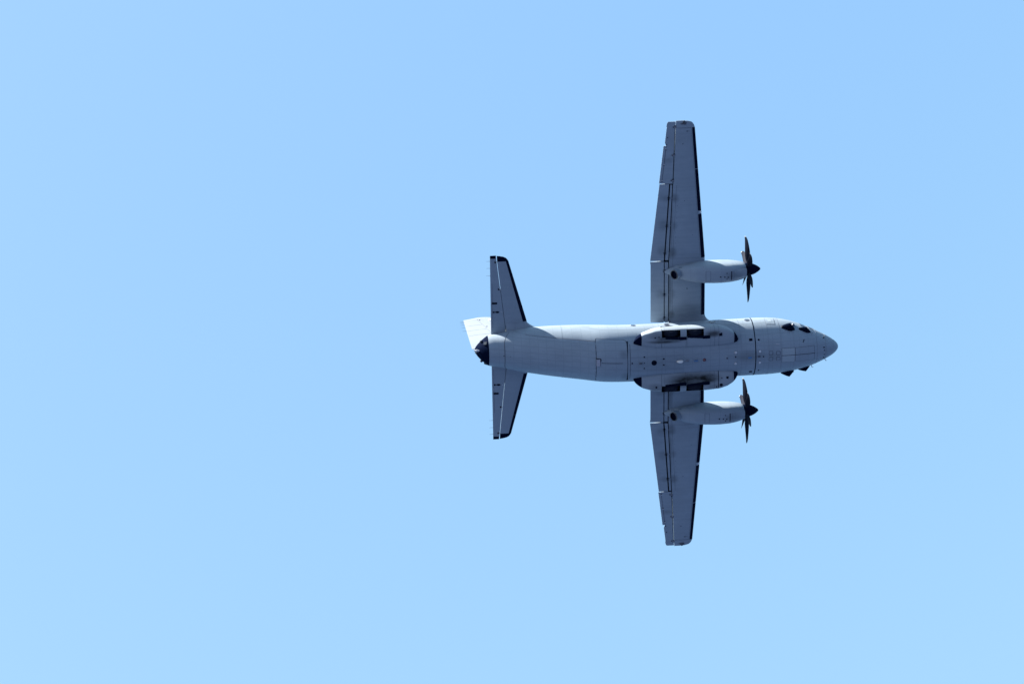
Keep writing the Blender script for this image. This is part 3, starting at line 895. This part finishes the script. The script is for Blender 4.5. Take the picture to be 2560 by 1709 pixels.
nac_p = make_nacelle(-4.78, "port")

HUBZ = -.925
def blade_mesh():
    """one blade along +z from the hub axis; x forward, y across"""
    b = MB(); rows = []
    st = [(.26, .085, .085, 78, 0), (.40, .10, .10, 74, 0), (.50, .20, .085, 68, .0), (.62, .34, .070, 62, -.01), (.82, .44, .056, 57, -.015), (1.05, .45, .046, 51, -.01),
          (1.30, .425, .036, 46, .0), (1.55, .38, .028, 41, .02), (1.78, .32, .021, 37, .05), (1.93, .255, .016, 35, .09), (2.01, .18, .011, 34, .13), (2.055, .07, .006, 33, .17)]
    for (z, ch, th, beta, sweep) in st:
        n = 20; row = []; ch *= .82
        cb, sb = math.cos(R(beta)), math.sin(R(beta))
        for j in range(n):
            a = 2 * math.pi * j / n
            u = math.cos(a) * ch / 2 - sweep          # along the chord, + = leading edge
            v = math.sin(a) * th / 2 * (1 + .35 * math.cos(a))
            # chord lies between the rotation direction (y) and forward (x)
            row.append((u * sb + v * cb + .0, -(u * cb - v * sb), z))
        rows.append(row)
    b.grid(rows[:11], 'blade', close_u=True, cap0=True)
    b.grid(rows[10:], 'bladetip', close_u=True, cap1=True)
    o = b.build("blade", None, angle=50)
    return o
blade0 = blade_mesh()
first = [True]
def make_prop(cy, phase, side):
    b = MB()
    b.lathe((2.545, cy, HUBZ), (1, 0, 0), [(0, .30), (.0, .385), (.16, .40), (.34, .378), (.50, .332), (.66, .262), (.80, .178), (.90, .098), (.95, .045), (.965, .002)], 'blackp', 40, cap=True)
    hub = b.build("propeller", plane, label=side + " black six-bladed propeller with pointed spinner")
    base = math.atan2(-.38, .924)       # body-axis angle that points straight up the picture's long axis
    for k in range(6):
        o = blade0 if first[0] else blade0.copy()
        if not first[0]: col.objects.link(o)
        first[0] = False
        o.parent = hub
        ang = base + R(phase) + k * math.pi / 3      # in the y-z plane
        d = Vector((0, math.cos(ang), math.sin(ang)))
        yax = d.cross(Vector((1, 0, 0)))
        mt = Matrix(((1, yax.x, d.x, 2.72), (0, yax.y, d.y, cy), (0, yax.z, d.z, HUBZ), (0, 0, 0, 1)))
        o.matrix_local = mt
    return hub
prop_s = make_prop(4.78, 7, "starboard")
prop_p = make_prop(-4.78, 0, "port")

# ------------------------------------------------------------------ main gear fairings with tandem wheels
SEC = [(.50, 1.10), (.70, 1.45), (.87, 1.69), (1.05, 1.775), (1.35, 1.84), (1.62, 1.86), (1.85, 1.845), (2.05, 1.745), (2.105, 1.55), (2.10, 1.28), (2.04, 1.0), (1.93, .75), (1.70, .53), (1.35, .45), (.95, .55)]
sec = cat([(a, c, 0) for a, c in SEC], 3)
SECP = [(p.x, p.y) for p in sec]
I0, I1 = 5 * 3, 7 * 3            # opening between these section indices
GX = [(-4.73, 1.30, 1.17, .10), (-4.62, 1.46, 1.15, .26), (-4.45, 1.62, 1.10, .43), (-4.17, 1.80, 1.03, .62), (-3.5, 2.01, .95, .88), (-2.93, 2.085, .91, .98), (-2.1, 2.105, .875, 1), (-.2, 2.105, .875, 1),
      (.68, 2.03, .895, .95), (1.12, 1.89, .93, .87), (1.45, 1.68, .975, .74), (1.63, 1.47, 1.02, .56), (1.73, 1.30, 1.06, .36), (1.77, 1.18, 1.10, .12)]
def gsec(x, sg):
    f = lambda k: float(np.interp(x, [g[0] for g in GX], [g[k] for g in GX]))
    out, cr, kd = f(1), f(2), f(3); dm = 1.46
    ks = (out - cr) / (2.105 - .87)
    return [(x, sg * (cr + (s - .87) * ks), dm + (d - dm) * kd + (0.0)) for s, d in SECP]
WELLS = ((-3.02, -1.87), (-1.49, -.42))
def make_fairing(sg, side):
    xs = sorted(set([round(v, 3) for v in np.linspace(-4.25, 1.49, 60)] + [w for p in WELLS for w in p]))
    b = MB(); n = len(SECP)
    def skip(i, j):
        xm = (xs[i] + xs[i + 1]) / 2
        return any(a < xm < c for a, c in WELLS) and I0 <= j < I1
    b.grid([gsec(x, sg) for x in xs], 'spon', close_u=True, skip=skip)
    ga = b.build("landing_gear_fairing", plane, angle=40, label=side + " main wheel fairing bulging from the belly")
    for (a, c, e) in ((-4.73, -4.254, 0), (1.494, 1.77, 1)):
        b = MB(); b.grid([gsec(x, sg) for x in (np.linspace(a, c, 12))], 'blackp', close_u=True, cap0=True, cap1=True)
        b.build("fairing_cap", ga, angle=40)
    for (a, c) in WELLS:
        b = MB(); y0, y1 = sg * 1.615, sg * 2.055
        P = [(a, y0), (c, y0), (c, y1), (a, y1)]
        v = [(x, y, 1.855 if k in (0, 1) else 1.74) for k, (x, y) in enumerate(P)] + [(x, y, 1.05) for x, y in P]
        b.add(v, [(0, 1, 5, 4), (1, 2, 6, 5), (2, 3, 7, 6), (3, 0, 4, 7), (4, 5, 6, 7)], 'gap')
        b.build("wheel_well", ga, smooth=False)
        xc = (a + c) / 2
        b = MB(); rr = .555; w = .185
        prof = [(-w, rr * .62), (-w * 1.02, rr * .80), (-w * .86, rr * .95), (-w * .45, rr), (0, rr * 1.005), (w * .45, rr), (w * .86, rr * .95), (w * 1.02, rr * .80), (w, rr * .62), (w * .7, rr * .55), (-w * .7, rr * .55)]
        b.lathe((xc, sg * 1.835, 1.325), (0, 1, 0), prof, 'tyre', 40, cap=True)
        for g in (-.07, 0, .07):
            b.lathe((xc, sg * 1.835 + g, 1.325), (0, 1, 0), [(-.008, rr * 1.002), (-.008, rr * 1.009), (.008, rr * 1.009), (.008, rr * 1.002)], 'gap', 40, cap=False)
        b.lathe((xc, sg * 1.835, 1.325), (0, 1, 0), [(-w * .75, .05), (-w * .75, .30), (w * .75, .30), (w * .75, .05)], 'metal', 24)
        b.build("wheel", ga)
    # trailing arms and door edges beside the wheels
    for (a, c, y) in ((-2.80, -1.53, 1.555), (-1.45, -.08, 1.575)):
        b = MB(); rot = Matrix.Rotation(R(-5 * sg), 3, 'Z')
        b.box(((a + c) / 2, sg * y, 1.865), ((c - a) / 2, .075, .028), 'gap', rot)
        b.rod((a + .1, sg * (y + .03), 1.86), (c - .02, sg * (y - .02), 1.885), .05, 'blackp', 10)
        b.box((c - .18, sg * (y - .03), 1.87), (.22, .095, .03), 'blackp')
        b.build("gear_strut", ga, smooth=False)
    # joints, vents and panels
    def gline(x, j0, j1, w, key, name="skin_joint"):
        b = MB(); r1, r2 = gsec(x - w / 2, sg), gsec(x + w / 2, sg)
        def lift(p): 
            q = Vector(p); c = Vector((q.x, sg * 1.4, 1.3)); d = (q - c).normalized(); return q + d * .006
        b.grid([[lift(p) for p in r1[j0:j1]], [lift(p) for p in r2[j0:j1]]], key); b.build(name, ga)
    gline(-1.51, 5, 15, .018, 'seam')
    gline(-3.03, 6, 26, .02, 'seam')
    gline(.52, 5, 30, .045 if sg < 0 else .014, 'gap' if sg < 0 else 'seam')
    gline(.26, 5, 30, .015, 'seam')
    def gpad(name, x, s, hx, hs, key, rnd=False):
        row = gsec(x, sg); q = min(row[6:30], key=lambda p: abs(abs(p[1]) - s)); z = q[2]
        b = MB()
        if rnd: b.lathe((x, sg * s, z - .03), (0, .15 * sg, 1), [(0, hx), (.045, hx), (.05, hx * .8)], key, 16)
        else: b.box((x, sg * s, z - .018), (hx, hs, .03), key, Matrix.Rotation(R(-12 * sg), 3, 'X'))
        b.build(name, ga, smooth=False)
    if sg > 0:
        gpad("dark_vent", .63, 1.66, .09, .10, 'gap'); gpad("drain_port", -3.44, 1.62, .045, 0, 'gap', True); gpad("drain_port", -3.20, 1.66, .055, 0, 'seam', True)
        gpad("access_panel", -3.27, 1.17, .10, .09, 'spon')
    else:
        gpad("dark_vent", 1.08, 1.32, .065, .11, 'gap'); gpad("filler_cap", .69, 1.72, .10, 0, 'gap', True)
        gpad("drain_port", .72, 1.28, .05, 0, 'seam', True); gpad("drain_port", -3.36, 1.68, .06, 0, 'gap', True); gpad("drain_port", .40, 1.83, .04, 0, 'gap', True)
        gpad("drain_port", .14, 1.06, .035, 0, 'seam', True)
    return ga
make_fairing(1, "starboard")
make_fairing(-1, "port")

# ------------------------------------------------------------------ tailplane
SD = -1.68
def tLE(s): return -11.035 - (s - 1.77) * .269
def tTE(s): return -13.262 + (s - 1.4) * .003
def thg(s): return -12.375 - (s - 1.45) * .1035
def tpt(s, x, side, grow=0.0):
    ch = tLE(s) - tTE(s); f = (tLE(s) - x) / ch
    return SD + side * (foil(f) * .11 * ch * .8 + .006 + grow)
def tail_piece(name, parent, sg, ss, xf, xr, key, nc=14, shr=None, grow=0.0):
    b = MB(); rows = []
    for k, s in enumerate(ss):
        a, c = xf(s), xr(s); loop = []; us = [.5 - .5 * math.cos(math.pi * j / nc) for j in range(nc + 1)]; q = shr[k] if shr else 1
        for side in (1, -1):
            for u in (us if side > 0 else list(reversed(us))):
                x = a + (c - a) * u; loop.append((x, sg * s, SD + (tpt(s, x, side, grow) - SD) * q - (.0003 if side < 0 else 0)))
        rows.append(loop)
    b.grid(rows, key, close_u=True, cap0=True, cap1=True)
    return b.build(name, parent, angle=30)
def make_stab(sg, side):
    L = lambda a, c, n=14: [a + (c - a) * i / n for i in range(n + 1)]
    st = tail_piece("tailplane", plane, sg, L(.6, 5.80), tLE, lambda s: thg(s) + .012, 'tail', nc=20)
    st['label'] = side + " tailplane with black leading edge"
    el = tail_piece("elevator", st, sg, L(.80, 5.995), lambda s: thg(s) - .012, tTE, 'tail', grow=-.003)
    # black tips
    tail_piece("tip_cap", st, sg, [5.803, 5.90, 6.0, 6.08, 6.14, 6.165], lambda s: tLE(s) - float(np.interp(s, [5.80, 5.95, 6.05, 6.12, 6.165], [0, .03, .13, .33, .62])), lambda s: thg(5.8) + .018 - (s - 5.8) * .05, 'blackp', shr=[1, .98, .9, .75, .5, .3])
    tail_piece("tip_cap", st, sg, [6.0, 6.08, 6.15, 6.19], lambda s: thg(5.9) - .028 - (s - 5.9) * .05, tTE, 'blackp', shr=[1, .95, .7, .3])
    # boot
    b = MB(); rows = []
    for s in L(1.76, 5.83, 16):
        wd = .235 - (s - 1.76) * .021; nc = 10; loop = []; us = [(j / nc) ** 2 for j in range(nc + 1)]
        for side, seq, g in ((1, list(reversed(us)), .006), (-1, us[1:], .006), (-1, list(reversed(us))[:-1], -.004), (1, us[:-1], -.004)):
            for u in seq:
                x = tLE(s) - u * wd; loop.append((x + (.012 * (1 - u) if g > 0 else -.001), sg * s, tpt(s, x, side, g)))
        rows.append(loop)
    b.grid(rows, 'rub', close_u=True, cap0=True, cap1=True); b.build("deicing_boot", st, angle=60)
    # inboard shroud so that the inner joint is dark
    b = MB(); rows = []
    for s in L(1.2, 2.4 if sg < 0 else 3.9, 8):
        x0, x1 = thg(s) + .03, thg(s) - .08; z = tpt(s, thg(s), -1)
        rows.append([(x0, sg * s, z + .012), (x1, sg * s, z + .0), (x1, sg * s, z - .010), (x0, sg * s, z - .004)])
    b.grid(rows, 'gap', close_u=True, cap0=True, cap1=True); b.build("elevator_shroud", st)
    # brackets and balance fittings beneath
    b = MB(); z = tpt(2.45, -13.0, 1)
    b.lathe((-13.16, sg * 2.45, z + .005), (1, 0, 0), [(0, .01), (.06, .055), (.12, .02), (.20, .022), (.27, .062), (.36, .06), (.44, .015), (.62, .012)], 'blackp', 12)
    b.box((-12.56, sg * 2.46, z + .01), (.07, .025, .02), 'lens'); b.build("elevator_bracket", st)
    b = MB(); z = tpt(3.04, -13.0, 1)
    b.box((-13.01, sg * 3.04, z), (.15, .052, .028), 'gap'); b.lathe((-13.20, sg * 3.04, z - .0), (1, 0, 0), [(0, .006), (.06, .05), (.12, .03)], 'gap', 10)
    b.build("tab_actuator", st)
    for s in (3.97, 5.76):
        b = MB(); z = tpt(s, thg(s), 1)
        b.box((thg(s) - .09, sg * s, z), (.06, .045, .02), 'gap'); b.box((thg(s) - .03, sg * (s + .02), z + .004), (.045, .02, .02), 'lens'); b.build("elevator_bracket", st, smooth=False)
    b = MB(); rows = []
    for s in L(1.4, 4.4, 10):
        x = tTE(s) + .115; rows.append([(x - .007, sg * s, tpt(s, x, 1) + .003), (x + .007, sg * s, tpt(s, x, 1) + .003)])
    b.grid(rows, 'seam'); b.build("tab_joint", st)
    for s in (2.76, 4.38, 1.9):
        b = MB(); b.box((tTE(s) + .07, sg * s, tpt(s, tTE(s) + .07, 1) + .004), (.05, .007, .006), 'lens'); b.build("tab_bracket", st, smooth=False)
    for s in (4.88, 5.37, 5.83):
        b = MB(); b.rod((tTE(s) + .02, sg * s, SD), (tTE(s) - .24, sg * s, SD), .011, 'ant', 6, .005); b.build("static_wick", st)
    # fillet to the fuselage
    b = MB(); rows = []
    for (s, fx, gr) in ((1.80, -.10, .004), (1.66, .02, .012), (1.52, .12, .035), (1.38, .30, .08), (1.22, .60, .15), (1.05, .95, .24), (.85, 1.3, .32)):
        a = tLE(s) + fx; c = thg(s) + .05; nc = 20; loop = []; us = [.5 - .5 * math.cos(math.pi * j / nc) for j in range(nc + 1)]
        for side_ in (1, -1):
            for u in (us if side_ > 0 else list(reversed(us))):
                x = a + (c - a) * u; xx = tLE(s) - (a - x) * (tLE(s) - c) / (a - c)
                z = (tpt(s, xx, side_, gr) - SD) * min(1, math.sqrt(u / .03)); loop.append((x, sg * s, SD + z - (.0003 if side_ < 0 else 0)))
        rows.append(loop)
    b.grid(rows, 'fus', close_u=True, cap0=True, cap1=True); b.build("tailplane_fillet", st, angle=50)
    return st
make_stab(1, "starboard")
make_stab(-1, "port")

# ------------------------------------------------------------------ fin and rudder (upright, mostly hidden behind the tail)
def fLE(z):   # z is down, fin rises towards -z
    return float(np.interp(-z, [1.3, 2.1, 2.5, 3.2, 6.3, 6.6, 6.86], [-7.6, -8.4, -9.3, -10.1, -12.0, -12.25, -12.75]))
def fTE(z): return -14.45 - (-z - 1.49) * .0335
def fHG(z): return -12.60 - (-z - 2.3) * .275 if -z > 2.3 else -12.60
def fpt(z, x, grow=0):
    ch = fLE(z) - fTE(z); f = (fLE(z) - x) / ch
    return foil(f) * .12 * min(ch, 3.6) * .8 + .006 + grow
def fin_piece(name, parent, zs, xf, xr, key, nc=14, shr=None, grow=0):
    b = MB(); rows = []
    for k, z in enumerate(zs):
        a, c = xf(z), xr(z); loop = []; us = [.5 - .5 * math.cos(math.pi * j / nc) for j in range(nc + 1)]; q = shr[k] if shr else 1
        for sd in (1, -1):
            for u in (us if sd > 0 else list(reversed(us))):
                x = a + (c - a) * u; loop.append((x, sd * fpt(z, x, grow) * q, z))
        rows.append(loop)
    b.grid(rows, key, close_u=True, cap0=True, cap1=True)
    return b.build(name, parent, angle=30)
zs = [-1.5 - (6.50 - 1.5) * i / 16 for i in range(17)]
fin = fin_piece("fin", plane, zs, fLE, lambda z: fHG(z) + .022, 'fin', nc=20)
fin['label'] = "upright sunlit fin rising behind the tailplane"
fin_piece("rudder", fin, [-1.75 - (6.40 - 1.75) * i / 14 for i in range(15)], lambda z: fHG(z) - .016, fTE, 'fin', grow=-.003)
topz = lambda x: float(np.interp(x, [-14.7, -14.12, -13.64, -13.26, -12.83, -12.3], [-6.56, -6.71, -6.87, -6.85, -6.73, -6.52]))
b = MB(); rows = []   # rounded fin tip following the measured outline
for x in np.linspace(-14.61, -12.27, 24):
    zt = topz(x); z0 = -6.40 if x < fHG(-6.45) else -6.5; w0 = fpt(z0, min(x, fLE(z0) - .01)); row = []
    for a in np.linspace(0, math.pi, 9): row.append((x, w0 * math.cos(a), z0 - .003 + (zt - z0) * math.sin(a)))
    rows.append(row)
b.grid(rows, 'fin', cap0=True, cap1=True); b.build("fin_cap", fin, angle=50)
b = MB(); b.lathe((-13.62, 0, -6.90), (1, 0, 0), [(-.09, .01), (0, .035), (.1, .01)], 'ant', 10); b.build("beacon", fin)
b = MB(); rows = []
for z in zs[4:]:
    wd = .22; nc = 8; loop = []; us = [(j / nc) ** 2 for j in range(nc + 1)]
    for sd, seq, g in ((1, list(reversed(us)), .006), (-1, us[1:], .006), (-1, list(reversed(us))[:-1], -.004), (1, us[:-1], -.004)):
        for u in seq:
            x = fLE(z) - u * wd; loop.append((x + (.012 * (1 - u) if g > 0 else -.001), sd * fpt(z, x, g), z))
    rows.append(loop)
b.grid(rows, 'rub', close_u=True, cap0=True, cap1=True); b.build("deicing_boot", fin, angle=60)
for z in (-6.30, -6.08, -5.75, -5.35, -4.75):
    b = MB(); b.rod((fTE(z) + .02, 0, z), (fTE(z) - .25, 0, z), .011, 'ant', 6, .005); b.build("static_wick", fin)
def fin_line(pts, w=.022, key='finseam'):
    b = MB(); rows = []
    for x, z in pts:
        rows.append([(x, fpt(z, x, .003), z - w / 2), (x, fpt(z, x, .003), z + w / 2)])
    b.grid(rows, key); b.build("skin_joint", fin)
for z in (-3.9, -4.7, -5.5): fin_line([(x, z) for x in np.linspace(fHG(z) - .05, fTE(z) + .05, 8)])
for x, z in ((-13.60, -6.25), (-13.24, -5.05)):
    b = MB(); b.box((x, fpt(z, x) , z), (.04, .012, .03), 'gap'); b.build("rudder_bracket", fin, smooth=False)
b = MB(); b.lathe((-12.93, fpt(-6.1, -12.93) - .01, -6.1), (0, 1, 0), [(0, .13), (.03, .12), (.05, .05)], 'lens', 20); b.build("tail_number_light", fin)
